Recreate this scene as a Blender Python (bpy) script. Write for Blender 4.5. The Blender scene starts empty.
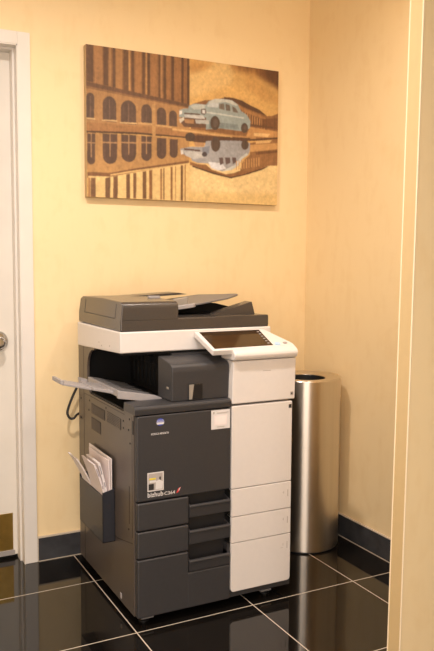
import bpy, bmesh, math, random
import numpy as np
from mathutils import Vector, Matrix
random.seed(4)
sc = bpy.context.scene
COL = sc.collection
PI = math.pi

# ------------------------------------------------------------------ materials
def lin(c):
    out = []
    for v in c[:3]:
        v = v / 255.0
        out.append(v / 12.92 if v <= 0.04045 else ((v + 0.055) / 1.055) ** 2.4)
    return tuple(out) + (1.0,)

def material(name, rgb, rough=0.5, metal=0.0, noise=0.0, scale=40.0, bump=0.0, bscale=300.0, stretch=(1, 1, 1), spec=None, coat=0.0):
    """Principled surface with a procedural mottle of its colour and a fine grain bump."""
    m = bpy.data.materials.new(name)
    m.use_nodes = True
    nt = m.node_tree
    b = nt.nodes['Principled BSDF']
    b.inputs['Base Color'].default_value = tuple(rgb) + (1.0,)
    b.inputs['Roughness'].default_value = rough
    b.inputs['Metallic'].default_value = metal
    if spec is not None:
        b.inputs['Specular IOR Level'].default_value = spec
    if coat:
        b.inputs['Coat Weight'].default_value = coat
    tc = nt.nodes.new('ShaderNodeTexCoord')
    mp = nt.nodes.new('ShaderNodeMapping')
    mp.inputs['Scale'].default_value = stretch
    nt.links.new(tc.outputs['Object'], mp.inputs['Vector'])
    if noise > 0:
        n = nt.nodes.new('ShaderNodeTexNoise')
        n.inputs['Scale'].default_value = scale
        n.inputs['Detail'].default_value = 4
        nt.links.new(mp.outputs[0], n.inputs['Vector'])
        r = nt.nodes.new('ShaderNodeValToRGB')
        r.color_ramp.elements[0].position = 0.3
        r.color_ramp.elements[1].position = 0.7
        r.color_ramp.elements[0].color = tuple(c * (1 - noise) for c in rgb) + (1,)
        r.color_ramp.elements[1].color = tuple(min(1, c * (1 + noise)) for c in rgb) + (1,)
        nt.links.new(n.outputs['Fac'], r.inputs[0])
        nt.links.new(r.outputs[0], b.inputs['Base Color'])
    if bump > 0:
        n2 = nt.nodes.new('ShaderNodeTexNoise')
        n2.inputs['Scale'].default_value = bscale
        n2.inputs['Detail'].default_value = 3
        nt.links.new(mp.outputs[0], n2.inputs['Vector'])
        bp = nt.nodes.new('ShaderNodeBump')
        bp.inputs['Strength'].default_value = bump
        bp.inputs['Distance'].default_value = 0.002
        nt.links.new(n2.outputs['Fac'], bp.inputs['Height'])
        nt.links.new(bp.outputs[0], b.inputs['Normal'])
    return m

def floor_material(T):
    m = bpy.data.materials.new('polished_black_tile')
    m.use_nodes = True
    nt = m.node_tree
    b = nt.nodes['Principled BSDF']
    L = nt.links.new
    tc = nt.nodes.new('ShaderNodeTexCoord')
    sp = nt.nodes.new('ShaderNodeSeparateXYZ')
    L(tc.outputs['Object'], sp.inputs[0])
    def m1(op, a, bv):
        n = nt.nodes.new('ShaderNodeMath'); n.operation = op
        for i, v in enumerate((a, bv)):
            if v is None: continue
            if isinstance(v, (int, float)): n.inputs[i].default_value = v
            else: L(v, n.inputs[i])
        return n.outputs[0]
    ds = []
    for k in (0, 1):
        q = m1('DIVIDE', sp.outputs[k], T)
        q = m1('ADD', q, 0.5)
        q = m1('FRACT', q, None)
        q = m1('SUBTRACT', q, 0.5)
        q = m1('ABSOLUTE', q, None)
        ds.append(m1('MULTIPLY', q, T))
    d = m1('MINIMUM', ds[0], ds[1])
    g = m1('LESS_THAN', d, 0.0021)
    n = nt.nodes.new('ShaderNodeTexNoise')
    n.inputs['Scale'].default_value = 9
    n.inputs['Detail'].default_value = 8
    L(tc.outputs['Object'], n.inputs['Vector'])
    r = nt.nodes.new('ShaderNodeValToRGB')
    r.color_ramp.elements[0].color = (0.0030, 0.0027, 0.0025, 1)
    r.color_ramp.elements[1].color = (0.011, 0.009, 0.0075, 1)
    L(n.outputs['Fac'], r.inputs[0])
    mx = nt.nodes.new('ShaderNodeMix'); mx.data_type = 'RGBA'
    L(g, mx.inputs['Factor']); L(r.outputs[0], mx.inputs[6])
    mx.inputs[7].default_value = (0.50, 0.44, 0.36, 1)
    L(mx.outputs[2], b.inputs['Base Color'])
    ro = nt.nodes.new('ShaderNodeMapRange')
    L(g, ro.inputs[0]); ro.inputs[3].default_value = 0.045; ro.inputs[4].default_value = 0.6
    L(ro.outputs[0], b.inputs['Roughness'])
    b.inputs['IOR'].default_value = 1.55
    return m

def wallpaper_material():
    m = bpy.data.materials.new('cream_wallpaper')
    m.use_nodes = True
    nt = m.node_tree
    b = nt.nodes['Principled BSDF']
    L = nt.links.new
    tc = nt.nodes.new('ShaderNodeTexCoord')
    mp = nt.nodes.new('ShaderNodeMapping'); mp.inputs['Scale'].default_value = (1, 1, 0.25)
    L(tc.outputs['Object'], mp.inputs['Vector'])
    n = nt.nodes.new('ShaderNodeTexNoise'); n.inputs['Scale'].default_value = 26; n.inputs['Detail'].default_value = 6
    L(mp.outputs[0], n.inputs['Vector'])
    n3 = nt.nodes.new('ShaderNodeTexNoise'); n3.inputs['Scale'].default_value = 7; n3.inputs['Detail'].default_value = 5
    n3.inputs['Distortion'].default_value = 1.5
    L(tc.outputs['Object'], n3.inputs['Vector'])
    ad = nt.nodes.new('ShaderNodeMath'); ad.operation = 'ADD'
    L(n.outputs['Fac'], ad.inputs[0]); L(n3.outputs['Fac'], ad.inputs[1])
    r = nt.nodes.new('ShaderNodeValToRGB')
    r.color_ramp.elements[0].position = 0.7; r.color_ramp.elements[1].position = 1.3
    r.color_ramp.elements[0].color = WALL_A + (1,)
    r.color_ramp.elements[1].color = WALL_B + (1,)
    L(ad.outputs[0], r.inputs[0]); L(r.outputs[0], b.inputs['Base Color'])
    b.inputs['Roughness'].default_value = 0.62
    n2 = nt.nodes.new('ShaderNodeTexNoise'); n2.inputs['Scale'].default_value = 160; n2.inputs['Detail'].default_value = 3
    L(mp.outputs[0], n2.inputs['Vector'])
    bp = nt.nodes.new('ShaderNodeBump'); bp.inputs['Strength'].default_value = 0.15; bp.inputs['Distance'].default_value = 0.002
    L(n2.outputs['Fac'], bp.inputs['Height']); L(bp.outputs[0], b.inputs['Normal'])
    return m

def steel_material():
    m = material('brushed_steel', (0.64, 0.575, 0.49), 0.30, 1.0, 0.04, 60, 0.0, 90, (1, 1, 0.02))
    nt = m.node_tree; b = nt.nodes['Principled BSDF']
    b.inputs['Anisotropic'].default_value = 0.75
    b.inputs['Anisotropic Rotation'].default_value = 0.25
    t = nt.nodes.new('ShaderNodeTangent'); t.direction_type = 'RADIAL'; t.axis = 'Z'
    nt.links.new(t.outputs[0], b.inputs['Tangent'])
    return m

# ------------------------------------------------------------------ mesh helpers
def merge(dst, src, mi=0):
    for f in src.faces: f.material_index = mi
    me = bpy.data.meshes.new('tmp'); src.to_mesh(me); src.free()
    dst.from_mesh(me); bpy.data.meshes.remove(me)

def box(bm, x0, x1, y0, y1, z0, z1, b=0.0, seg=2, mi=0, rot=None, piv=None):
    t = bmesh.new()
    bmesh.ops.create_cube(t, size=1.0)
    for v in t.verts:
        v.co = Vector(((x0 + x1) / 2 + v.co.x * (x1 - x0), (y0 + y1) / 2 + v.co.y * (y1 - y0), (z0 + z1) / 2 + v.co.z * (z1 - z0)))
    if b > 0:
        bmesh.ops.bevel(t, geom=t.edges[:], offset=b, segments=seg, profile=0.5, affect='EDGES', clamp_overlap=True)
    if rot is not None:
        p = Vector(piv) if piv else Vector(((x0 + x1) / 2, (y0 + y1) / 2, (z0 + z1) / 2))
        bmesh.ops.rotate(t, cent=p, matrix=rot, verts=t.verts[:])
    merge(bm, t, mi)

AX = {'x': (1, 2, 0), 'y': (0, 2, 1), 'z': (0, 1, 2)}
def prism(bm, pts, axis, a0, a1, b=0.0, seg=2, mi=0, fn=None):
    """Extrude the outline pts (in the plane across axis) from a0 to a1."""
    i, j, k = AX[axis]
    t = bmesh.new()
    lo, hi = [], []
    for p in pts:
        for a, l in ((a0, lo), (a1, hi)):
            c = [0, 0, 0]; c[i] = p[0]; c[j] = p[1]; c[k] = a
            l.append(t.verts.new(c))
    t.faces.new(lo); t.faces.new(hi[::-1])
    n = len(pts)
    for q in range(n):
        t.faces.new((lo[q], hi[q], hi[(q + 1) % n], lo[(q + 1) % n]))
    bmesh.ops.recalc_face_normals(t, faces=t.faces[:])
    if b > 0:
        bmesh.ops.bevel(t, geom=t.edges[:], offset=b, segments=seg, profile=0.5, affect='EDGES', clamp_overlap=True)
    if fn:
        for v in t.verts: v.co = fn(v.co)
    merge(bm, t, mi)

def cyl(bm, c0, c1, r, n=20, r1=None, mi=0, cap=True):
    t = bmesh.new()
    c0, c1 = Vector(c0), Vector(c1)
    d = c1 - c0
    bmesh.ops.create_cone(t, cap_ends=cap, segments=n, radius1=r, radius2=r if r1 is None else r1, depth=d.length)
    q = Vector((0, 0, 1)).rotation_difference(d.normalized()).to_matrix()
    for v in t.verts: v.co = q @ v.co + (c0 + c1) / 2
    merge(bm, t, mi)

def lathe(bm, prof, cx, cy, n=64, mi=0):
    t = bmesh.new()
    rings = []
    for r, z in prof:
        rings.append([t.verts.new((cx + r * math.cos(2 * PI * k / n), cy + r * math.sin(2 * PI * k / n), z)) for k in range(n)])
    for a, b_ in zip(rings, rings[1:]):
        for k in range(n):
            t.faces.new((a[k], a[(k + 1) % n], b_[(k + 1) % n], b_[k]))
    merge(bm, t, mi)

def lathe_y(bm, prof, cx, cz, n=32, mi=0):
    """profile (radius, y) turned about an axis along y"""
    t = bmesh.new(); rings = []
    for r, y in prof:
        rings.append([t.verts.new((cx + r * math.cos(2 * PI * k / n), y, cz + r * math.sin(2 * PI * k / n))) for k in range(n)])
    for a, b_ in zip(rings, rings[1:]):
        for k in range(n): t.faces.new((a[k], b_[k], b_[(k + 1) % n], a[(k + 1) % n]))
    t.faces.new(rings[0]); t.faces.new(rings[-1][::-1])
    bmesh.ops.recalc_face_normals(t, faces=t.faces[:])
    merge(bm, t, mi)

def tube(bm, pts, r, n=10, mi=0):
    t = bmesh.new(); P = [Vector(p) for p in pts]; rings = []
    ref = Vector((0.3, 1, 0.2)).normalized()
    for i, p in enumerate(P):
        d = (P[min(i + 1, len(P) - 1)] - P[max(i - 1, 0)]).normalized()
        u = d.cross(ref).normalized(); v = d.cross(u)
        rings.append([t.verts.new(p + r * (math.cos(2 * PI * k / n) * u + math.sin(2 * PI * k / n) * v)) for k in range(n)])
    for a, b_ in zip(rings, rings[1:]):
        for k in range(n): t.faces.new((a[k], a[(k + 1) % n], b_[(k + 1) % n], b_[k]))
    t.faces.new(rings[0][::-1]); t.faces.new(rings[-1])
    bmesh.ops.recalc_face_normals(t, faces=t.faces[:])
    merge(bm, t, mi)

def spline(pts, n=8):
    P = [Vector(p) for p in pts]; out = []
    for i in range(len(P) - 1):
        p0, p1, p2, p3 = P[max(i - 1, 0)], P[i], P[i + 1], P[min(i + 2, len(P) - 1)]
        for k in range(n):
            t = k / n
            out.append(0.5 * ((2 * p1) + (-p0 + p2) * t + (2 * p0 - 5 * p1 + 4 * p2 - p3) * t * t + (-p0 + 3 * p1 - 3 * p2 + p3) * t ** 3))
    out.append(P[-1])
    return out

def arc(cx, cy, r, a0, a1, n=6):
    return [(cx + r * math.cos(math.radians(a0 + (a1 - a0) * k / n)), cy + r * math.sin(math.radians(a0 + (a1 - a0) * k / n))) for k in range(n + 1)]

def rounded(x0, x1, y0, y1, r, n=5):
    return arc(x1 - r, y1 - r, r, 0, 90, n) + arc(x0 + r, y1 - r, r, 90, 180, n) + arc(x0 + r, y0 + r, r, 180, 270, n) + arc(x1 - r, y0 + r, r, 270, 360, n)

def root_of(o):
    while o.parent: o = o.parent
    return o

def obj(name, bm, mats, parent=None, origin=None, sharp=35):
    """Link a bmesh (world coordinates) as ONE object; children sit under their thing."""
    if not isinstance(mats, (list, tuple)): mats = [mats]
    base = Vector((0, 0, 0))
    if parent is not None:
        q = parent
        while q is not None:
            base += q.location; q = q.parent
    if origin is not None: o_loc = Vector(origin)
    elif parent is not None: o_loc = base.copy()
    else: o_loc = Vector((0, 0, 0))
    bmesh.ops.translate(bm, vec=-o_loc, verts=bm.verts[:])
    for f in bm.faces: f.smooth = True
    lim = math.radians(sharp)
    for e in bm.edges:
        if len(e.link_faces) == 2 and e.calc_face_angle(0) > lim: e.smooth = False
    me = bpy.data.meshes.new(name); bm.to_mesh(me); bm.free()
    for m in mats: me.materials.append(m)
    o = bpy.data.objects.new(name, me); COL.objects.link(o)
    wn = o.modifiers.new('weighted_normals', 'WEIGHTED_NORMAL'); wn.keep_sharp = True; wn.weight = 80
    if parent is not None: o.parent = parent
    o.location = o_loc - base
    return o

def part(name, mats, parent, build, **kw):
    bm = bmesh.new(); build(bm)
    return obj(name, bm, mats, parent, **kw)

def thing(name, label, cat, loc=(0, 0, 0), group=None):
    o = bpy.data.objects.new(name, None); COL.objects.link(o)
    o.location = loc; o.empty_display_size = 0.05
    return tag(o, label, cat, group)

def tag(o, label, cat, group=None):
    o['label'] = label; o['category'] = cat
    if group: o['group'] = group
    return o

def struct(name, mats, build, parent=None, **kw):
    o = part(name, mats, parent, build, **kw)
    if parent is None: o['kind'] = 'structure'
    return o

def lettering(bm, text, x, y, z, height, width=None, weight=0.0, mi=0, face='front'):
    """Add raised text (0.3 mm) to bm, lower left corner at x,z on the plane y, read from -y."""
    cu = bpy.data.curves.new('txt', 'FONT'); cu.body = text; cu.size = 1.0; cu.offset = weight; cu.extrude = 0.0
    cu.resolution_u = 3
    o = bpy.data.objects.new('txt', cu); COL.objects.link(o)
    dg = bpy.context.evaluated_depsgraph_get()
    me = bpy.data.meshes.new_from_object(o.evaluated_get(dg))
    bpy.data.objects.remove(o); bpy.data.curves.remove(cu)
    t = bmesh.new(); t.from_mesh(me); bpy.data.meshes.remove(me)
    xs = [v.co.x for v in t.verts]; ys = [v.co.y for v in t.verts]
    w, h = max(xs) - min(xs), max(ys) - min(ys)
    sy = height / h; sx = (width / w) if width else sy
    x0, y0 = min(xs), min(ys)
    for v in t.verts: v.co = Vector((x + (v.co.x - x0) * sx, y, z + (v.co.y - y0) * sy))
    merge(bm, t, mi)
# ------------------------------------------------------------------ constants
WALL_A = (0.790, 0.612, 0.345)
WALL_B = (0.815, 0.645, 0.378)
PAINT_GAIN = (0.70, 0.77, 0.90)
EXPOSURE = -0.05
LC = (1, 0.88, 0.80)
FILL_COL = (1, 0.92, 0.88)  # tint of the added fill lights
LAMPS = [
    ('alcove_lamp', (-0.45, -0.50, 2.60), 34, 0.08, LC, 160),
    ('alcove_lamp', (0.62, -0.55, 2.60), 11, 0.08, LC, 165),
    ('corridor_fill', (-1.0, -2.2, 2.60), 20, 0.30, LC, 150),  # this and the next: unseen lights added as fill from the camera side
    ('corridor_fill', (0.3, -2.8, 2.60), 20, 0.30, LC, 150),
]
FILLS = [('lobby_fill', (-1.6, -3.78, 1.35), 60, 1.9, 2.1, 0), ('side_fill', (-2.58, -2.5, 1.45), 24, 1.5, 2.0, -90)]  # unseen area lights, added for soft front and side fill
SOFT = 10   # the first strokes (sky, water) are blurred before the rest
PAINT = [
((232,178,100),[(-0.024,-0.083),(1.066,-0.095),(1.08,1.067),(-0.033,1.122)]),
((240,192,118),[(0.503,0.01),(0.75,-0.008),(0.735,0.137),(0.504,0.272)]),
((212,152,78),[(0.503,0.01),(0.641,0.005),(0.587,0.064),(0.503,0.106)]),
((196,138,70),[(0.711,-0.015),(0.902,-0.021),(0.938,0.075),(0.807,0.054),(0.734,0.038)]),
((150,98,52),[(0.745,-0.007),(0.868,-0.008),(0.846,0.033),(0.778,0.023)]),
((140,90,48),[(0.857,-0.013),(1.008,-0.018),(1.01,0.15),(0.962,0.114),(0.903,0.08),(0.868,0.042)]),
((112,70,38),[(0.902,-0.007),(1.008,-0.003),(1.009,0.106),(0.938,0.075)]),
((222,165,90),[(0.801,0.069),(0.88,0.085),(0.962,0.158),(1.01,0.194),(1.011,0.24),(0.904,0.225),(0.813,0.153)]),
((252,212,142),[(0.505,0.741),(1.015,0.656),(1.02,1.07),(0.505,1.096)]),
((240,196,122),[(0.505,0.931),(1.018,0.912),(1.02,1.07),(0.505,1.096)]),
((160,111,65),[(-0.025,-0.018),(0.503,-0.024),(0.504,0.315),(-0.026,0.264)]),
((111,77,52),[(0.002,-0.023),(0.035,-0.023),(0.033,0.243),(0.001,0.238)]),
((179,125,74),[(0.039,-0.023),(0.076,-0.024),(0.075,0.251),(0.038,0.245)]),
((111,76,50),[(0.08,-0.024),(0.104,-0.024),(0.102,0.254),(0.079,0.251)]),
((190,138,83),[(0.109,-0.024),(0.115,-0.024),(0.114,0.258),(0.108,0.256)]),
((114,79,52),[(0.123,-0.024),(0.137,-0.024),(0.136,0.261),(0.122,0.258)]),
((186,131,76),[(0.141,-0.024),(0.17,-0.024),(0.168,0.266),(0.14,0.261)]),
((118,81,50),[(0.175,-0.024),(0.199,-0.024),(0.198,0.271),(0.174,0.268)]),
((205,150,88),[(0.201,-0.024),(0.208,-0.024),(0.208,0.272),(0.2,0.271)]),
((114,77,48),[(0.213,-0.024),(0.227,-0.024),(0.227,0.276),(0.212,0.272)]),
((179,123,70),[(0.233,-0.024),(0.261,-0.024),(0.261,0.281),(0.232,0.276)]),
((111,74,45),[(0.266,-0.024),(0.28,-0.026),(0.28,0.284),(0.266,0.282)]),
((200,144,82),[(0.284,-0.026),(0.29,-0.026),(0.29,0.285),(0.283,0.285)]),
((111,74,45),[(0.29,-0.026),(0.305,-0.026),(0.305,0.289),(0.29,0.285)]),
((173,118,67),[(0.311,-0.026),(0.34,-0.026),(0.34,0.294),(0.31,0.289)]),
((114,76,45),[(0.346,-0.026),(0.355,-0.026),(0.355,0.297),(0.346,0.295)]),
((188,134,80),[(0.358,-0.026),(0.365,-0.026),(0.365,0.299),(0.358,0.297)]),
((107,72,43),[(0.371,-0.026),(0.385,-0.026),(0.386,0.302),(0.371,0.299)]),
((171,116,65),[(0.388,-0.026),(0.405,-0.026),(0.405,0.305),(0.388,0.302)]),
((105,68,41),[(0.411,-0.026),(0.426,-0.026),(0.426,0.308),(0.411,0.305)]),
((166,112,63),[(0.43,-0.026),(0.457,-0.026),(0.458,0.313),(0.432,0.31)]),
((103,66,39),[(0.462,-0.026),(0.475,-0.026),(0.475,0.316),(0.462,0.315)]),
((153,101,56),[(0.477,-0.026),(0.487,-0.028),(0.488,0.318),(0.478,0.316)]),
((100,65,39),[(0.492,-0.028),(0.505,-0.028),(0.507,0.321),(0.493,0.32)]),
((118,81,54),[(-0.003,0.241),(0.504,0.315),(0.504,0.343),(-0.003,0.272)]),
((153,107,65),[(-0.003,0.269),(0.504,0.339),(0.504,0.349),(-0.004,0.285)]),
((188,136,81),[(-0.004,0.285),(0.504,0.346),(0.504,0.509),(-0.005,0.507)]),
((105,77,58),[(0.0,0.341),(0.002,0.33),(0.005,0.32),(0.012,0.313),(0.018,0.312),(0.026,0.313),(0.032,0.32),(0.036,0.33),(0.037,0.341),(0.036,0.488),(0.0,0.488)]),
((133,100,74),[(0.016,0.334),(0.021,0.334),(0.02,0.485),(0.015,0.485)]),
((235,189,125),[(-0.005,0.478),(0.041,0.478),(0.041,0.486),(-0.005,0.486)]),
((105,77,58),[(0.076,0.374),(0.079,0.354),(0.086,0.338),(0.096,0.326),(0.109,0.321),(0.121,0.325),(0.13,0.336),(0.138,0.352),(0.14,0.372),(0.139,0.491),(0.076,0.489)]),
((133,100,74),[(0.105,0.344),(0.11,0.343),(0.11,0.486),(0.105,0.486)]),
((235,189,125),[(0.072,0.481),(0.145,0.476),(0.145,0.485),(0.071,0.488)]),
((105,77,58),[(0.161,0.395),(0.164,0.372),(0.173,0.352),(0.185,0.339),(0.199,0.334),(0.213,0.339),(0.225,0.352),(0.234,0.372),(0.236,0.395),(0.236,0.496),(0.161,0.496)]),
((133,100,74),[(0.197,0.357),(0.201,0.356),(0.2,0.489),(0.196,0.491)]),
((235,189,125),[(0.157,0.486),(0.241,0.481),(0.241,0.489),(0.157,0.494)]),
((105,77,58),[(0.261,0.388),(0.263,0.372),(0.268,0.359),(0.277,0.351),(0.287,0.347),(0.297,0.349),(0.305,0.359),(0.311,0.372),(0.313,0.388),(0.313,0.486),(0.261,0.486)]),
((133,100,74),[(0.284,0.37),(0.288,0.37),(0.288,0.481),(0.284,0.483)]),
((235,189,125),[(0.255,0.476),(0.317,0.475),(0.317,0.483),(0.255,0.485)]),
((105,77,58),[(0.338,0.396),(0.339,0.382),(0.345,0.37),(0.352,0.362),(0.362,0.359),(0.371,0.362),(0.378,0.37),(0.384,0.382),(0.386,0.396),(0.386,0.489),(0.338,0.489)]),
((235,189,125),[(0.333,0.48),(0.39,0.478),(0.39,0.486),(0.333,0.488)]),
((105,77,58),[(0.401,0.403),(0.402,0.39),(0.407,0.38),(0.413,0.374),(0.422,0.37),(0.429,0.374),(0.436,0.38),(0.44,0.39),(0.441,0.403),(0.442,0.494),(0.401,0.494)]),
((235,189,125),[(0.396,0.485),(0.447,0.485),(0.447,0.493),(0.396,0.493)]),
((221,169,104),[(0.246,0.475),(0.467,0.483),(0.467,0.493),(0.246,0.488)]),
((177,123,72),[(-0.005,0.507),(0.504,0.496),(0.504,0.545),(-0.005,0.566)]),
((92,61,39),[(-0.001,0.563),(0.255,0.543),(0.504,0.545),(0.504,0.555),(0.255,0.558),(-0.001,0.576)]),
((207,154,92),[(0.315,0.343),(0.33,0.341),(0.335,0.763),(0.317,0.765)]),
((196,144,84),[(-0.005,0.576),(0.504,0.555),(0.505,0.734),(0.23,0.801),(0.086,0.855),(0.002,0.868)]),
((100,72,54),[(0.002,0.755),(0.003,0.767),(0.008,0.777),(0.014,0.783),(0.021,0.785),(0.028,0.781),(0.034,0.775),(0.038,0.765),(0.039,0.754),(0.04,0.579),(0.003,0.581)]),
((190,142,92),[(0.02,0.579),(0.024,0.579),(0.023,0.737),(0.018,0.737)]),
((190,142,92),[(0.003,0.638),(0.04,0.636),(0.04,0.643),(0.003,0.644)]),
((100,72,54),[(0.075,0.719),(0.077,0.741),(0.085,0.759),(0.096,0.77),(0.109,0.773),(0.122,0.768),(0.134,0.757),(0.141,0.737),(0.143,0.716),(0.145,0.568),(0.075,0.573)]),
((190,142,92),[(0.108,0.569),(0.112,0.568),(0.111,0.724),(0.107,0.726)]),
((190,142,92),[(0.075,0.628),(0.143,0.623),(0.143,0.631),(0.075,0.636)]),
((100,72,54),[(0.163,0.695),(0.165,0.718),(0.173,0.736),(0.185,0.747),(0.199,0.752),(0.213,0.747),(0.225,0.734),(0.233,0.715),(0.236,0.692),(0.236,0.564),(0.163,0.568)]),
((190,142,92),[(0.197,0.564),(0.202,0.564),(0.201,0.701),(0.197,0.703)]),
((190,142,92),[(0.163,0.618),(0.236,0.613),(0.236,0.622),(0.163,0.626)]),
((100,72,54),[(0.26,0.695),(0.262,0.711),(0.267,0.724),(0.276,0.732),(0.286,0.736),(0.296,0.732),(0.304,0.723),(0.311,0.71),(0.312,0.693),(0.313,0.563),(0.261,0.566)]),
((190,142,92),[(0.284,0.564),(0.289,0.563),(0.289,0.687),(0.284,0.687)]),
((190,142,92),[(0.261,0.607),(0.312,0.604),(0.312,0.612),(0.261,0.615)]),
((100,72,54),[(0.338,0.679),(0.339,0.692),(0.345,0.705),(0.352,0.711),(0.362,0.715),(0.371,0.711),(0.378,0.703),(0.384,0.69),(0.386,0.675),(0.386,0.568),(0.338,0.571)]),
((100,72,54),[(0.403,0.67),(0.405,0.682),(0.41,0.692),(0.416,0.698),(0.424,0.701),(0.432,0.698),(0.439,0.692),(0.443,0.68),(0.445,0.667),(0.445,0.568),(0.403,0.571)]),
((133,88,52),[(0.002,0.835),(0.11,0.832),(0.23,0.791),(0.505,0.71),(0.505,0.734),(0.23,0.817),(0.11,0.866),(0.002,0.874)]),
((231,183,112),[(0.11,0.842),(0.23,0.804),(0.505,0.728),(0.505,0.737),(0.23,0.814),(0.11,0.852)]),
((244,200,127),[(0.007,0.861),(0.11,0.858),(0.505,0.728),(0.505,1.031),(0.005,1.06)]),
((186,131,76),[(0.007,0.874),(0.015,0.873),(0.015,1.0),(0.005,1.0)]),
((133,92,58),[(0.018,0.873),(0.041,0.871),(0.04,1.0),(0.017,1.0)]),
((125,87,54),[(0.086,0.868),(0.11,0.86),(0.109,1.0),(0.085,1.0)]),
((129,88,54),[(0.124,0.855),(0.146,0.848),(0.145,1.0),(0.123,1.0)]),
((122,83,50),[(0.187,0.835),(0.205,0.83),(0.205,1.0),(0.186,1.0)]),
((133,90,54),[(0.221,0.825),(0.236,0.821),(0.235,0.998),(0.221,0.998)]),
((129,87,50),[(0.267,0.811),(0.285,0.804),(0.285,0.998),(0.267,0.998)]),
((153,101,56),[(0.3,0.799),(0.315,0.794),(0.315,0.998),(0.3,0.998)]),
((171,118,65),[(0.355,0.783),(0.365,0.78),(0.365,0.998),(0.355,0.998)]),
((131,87,48),[(0.371,0.778),(0.378,0.775),(0.378,0.998),(0.371,0.998)]),
((153,103,58),[(0.409,0.765),(0.42,0.762),(0.42,0.998),(0.409,0.998)]),
((162,109,59),[(0.432,0.759),(0.437,0.757),(0.437,0.998),(0.433,0.998)]),
((127,85,46),[(0.461,0.749),(0.474,0.746),(0.474,0.998),(0.461,0.998)]),
((171,118,65),[(0.482,0.742),(0.487,0.741),(0.487,0.998),(0.482,0.998)]),
((149,100,58),[(0.52,0.312),(0.588,0.274),(0.642,0.266),(0.691,0.24),(0.735,0.237),(0.791,0.25),(0.837,0.279),(0.883,0.302),(0.929,0.339),(0.964,0.334),(1.011,0.305),(1.013,0.514),(0.51,0.573)]),
((100,65,41),[(0.691,0.237),(0.735,0.233),(0.791,0.246),(0.836,0.272),(0.893,0.3),(0.935,0.338),(0.883,0.323),(0.814,0.297),(0.758,0.269),(0.691,0.258)]),
((177,122,69),[(0.758,0.277),(0.814,0.305),(0.883,0.331),(0.929,0.354),(0.929,0.369),(0.814,0.33),(0.763,0.297)]),
((195,138,80),[(0.78,0.316),(0.786,0.318),(0.786,0.38),(0.78,0.382)]),
((107,70,43),[(0.787,0.318),(0.791,0.321),(0.792,0.38),(0.787,0.38)]),
((195,138,80),[(0.793,0.321),(0.799,0.325),(0.8,0.387),(0.795,0.387)]),
((107,70,43),[(0.8,0.325),(0.805,0.328),(0.805,0.385),(0.801,0.387)]),
((195,138,80),[(0.808,0.328),(0.813,0.33),(0.813,0.392),(0.808,0.393)]),
((107,70,43),[(0.814,0.33),(0.818,0.333),(0.82,0.392),(0.814,0.392)]),
((195,138,80),[(0.821,0.333),(0.827,0.336),(0.827,0.398),(0.822,0.398)]),
((107,70,43),[(0.828,0.336),(0.833,0.339),(0.833,0.396),(0.828,0.398)]),
((195,138,80),[(0.835,0.339),(0.84,0.341),(0.841,0.403),(0.835,0.405)]),
((107,70,43),[(0.841,0.341),(0.846,0.344),(0.847,0.403),(0.842,0.403)]),
((195,138,80),[(0.849,0.344),(0.854,0.347),(0.854,0.409),(0.849,0.409)]),
((107,70,43),[(0.855,0.347),(0.86,0.351),(0.861,0.409),(0.855,0.409)]),
((195,138,80),[(0.862,0.351),(0.867,0.352),(0.868,0.416),(0.863,0.416)]),
((107,70,43),[(0.87,0.352),(0.874,0.356),(0.874,0.414),(0.87,0.416)]),
((195,138,80),[(0.876,0.356),(0.882,0.359),(0.883,0.421),(0.876,0.423)]),
((107,70,43),[(0.883,0.359),(0.888,0.362),(0.888,0.421),(0.884,0.421)]),
((195,138,80),[(0.89,0.362),(0.896,0.364),(0.897,0.427),(0.89,0.427)]),
((107,70,43),[(0.897,0.364),(0.901,0.367),(0.902,0.426),(0.898,0.427)]),
((195,138,80),[(0.904,0.369),(0.91,0.37),(0.91,0.432),(0.904,0.434)]),
((107,70,43),[(0.911,0.37),(0.915,0.374),(0.916,0.432),(0.911,0.432)]),
((195,138,80),[(0.917,0.374),(0.924,0.375),(0.924,0.439),(0.918,0.44)]),
((107,70,43),[(0.925,0.375),(0.929,0.38),(0.93,0.439),(0.925,0.439)]),
((125,81,46),[(0.907,0.364),(1.012,0.343),(1.013,0.432),(0.907,0.431)]),
((209,150,86),[(0.838,0.432),(0.907,0.437),(1.013,0.447),(1.013,0.491),(0.815,0.507)]),
((239,191,123),[(0.861,0.473),(0.954,0.468),(0.942,0.493),(0.861,0.494)]),
((116,76,45),[(0.838,0.409),(1.012,0.416),(1.013,0.427),(0.838,0.427)]),
((196,142,82),[(0.416,0.48),(0.737,0.502),(0.873,0.501),(0.873,0.515),(0.737,0.524),(0.416,0.511)]),
((100,66,43),[(0.489,0.532),(0.838,0.512),(0.838,0.533),(0.638,0.579),(0.489,0.574)]),
((163,168,154),[(0.452,0.411),(0.454,0.364),(0.473,0.351),(0.499,0.346),(0.504,0.325),(0.53,0.307),(0.593,0.305),(0.61,0.277),(0.642,0.258),(0.691,0.251),(0.735,0.254),(0.768,0.279),(0.786,0.323),(0.82,0.347),(0.84,0.388),(0.838,0.439),(0.815,0.463),(0.782,0.468),(0.671,0.463),(0.595,0.481),(0.584,0.414),(0.499,0.413)]),
((200,197,178),[(0.509,0.328),(0.536,0.31),(0.593,0.308),(0.584,0.338),(0.53,0.349)]),
((213,207,187),[(0.61,0.281),(0.642,0.258),(0.691,0.251),(0.735,0.254),(0.768,0.282),(0.758,0.29),(0.702,0.271),(0.637,0.287),(0.604,0.313)]),
((205,202,189),[(0.599,0.307),(0.632,0.285),(0.664,0.284),(0.659,0.316),(0.604,0.32)]),
((125,107,89),[(0.664,0.29),(0.691,0.282),(0.695,0.33),(0.664,0.323)]),
((118,100,83),[(0.7,0.284),(0.724,0.289),(0.727,0.331),(0.702,0.331)]),
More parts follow.
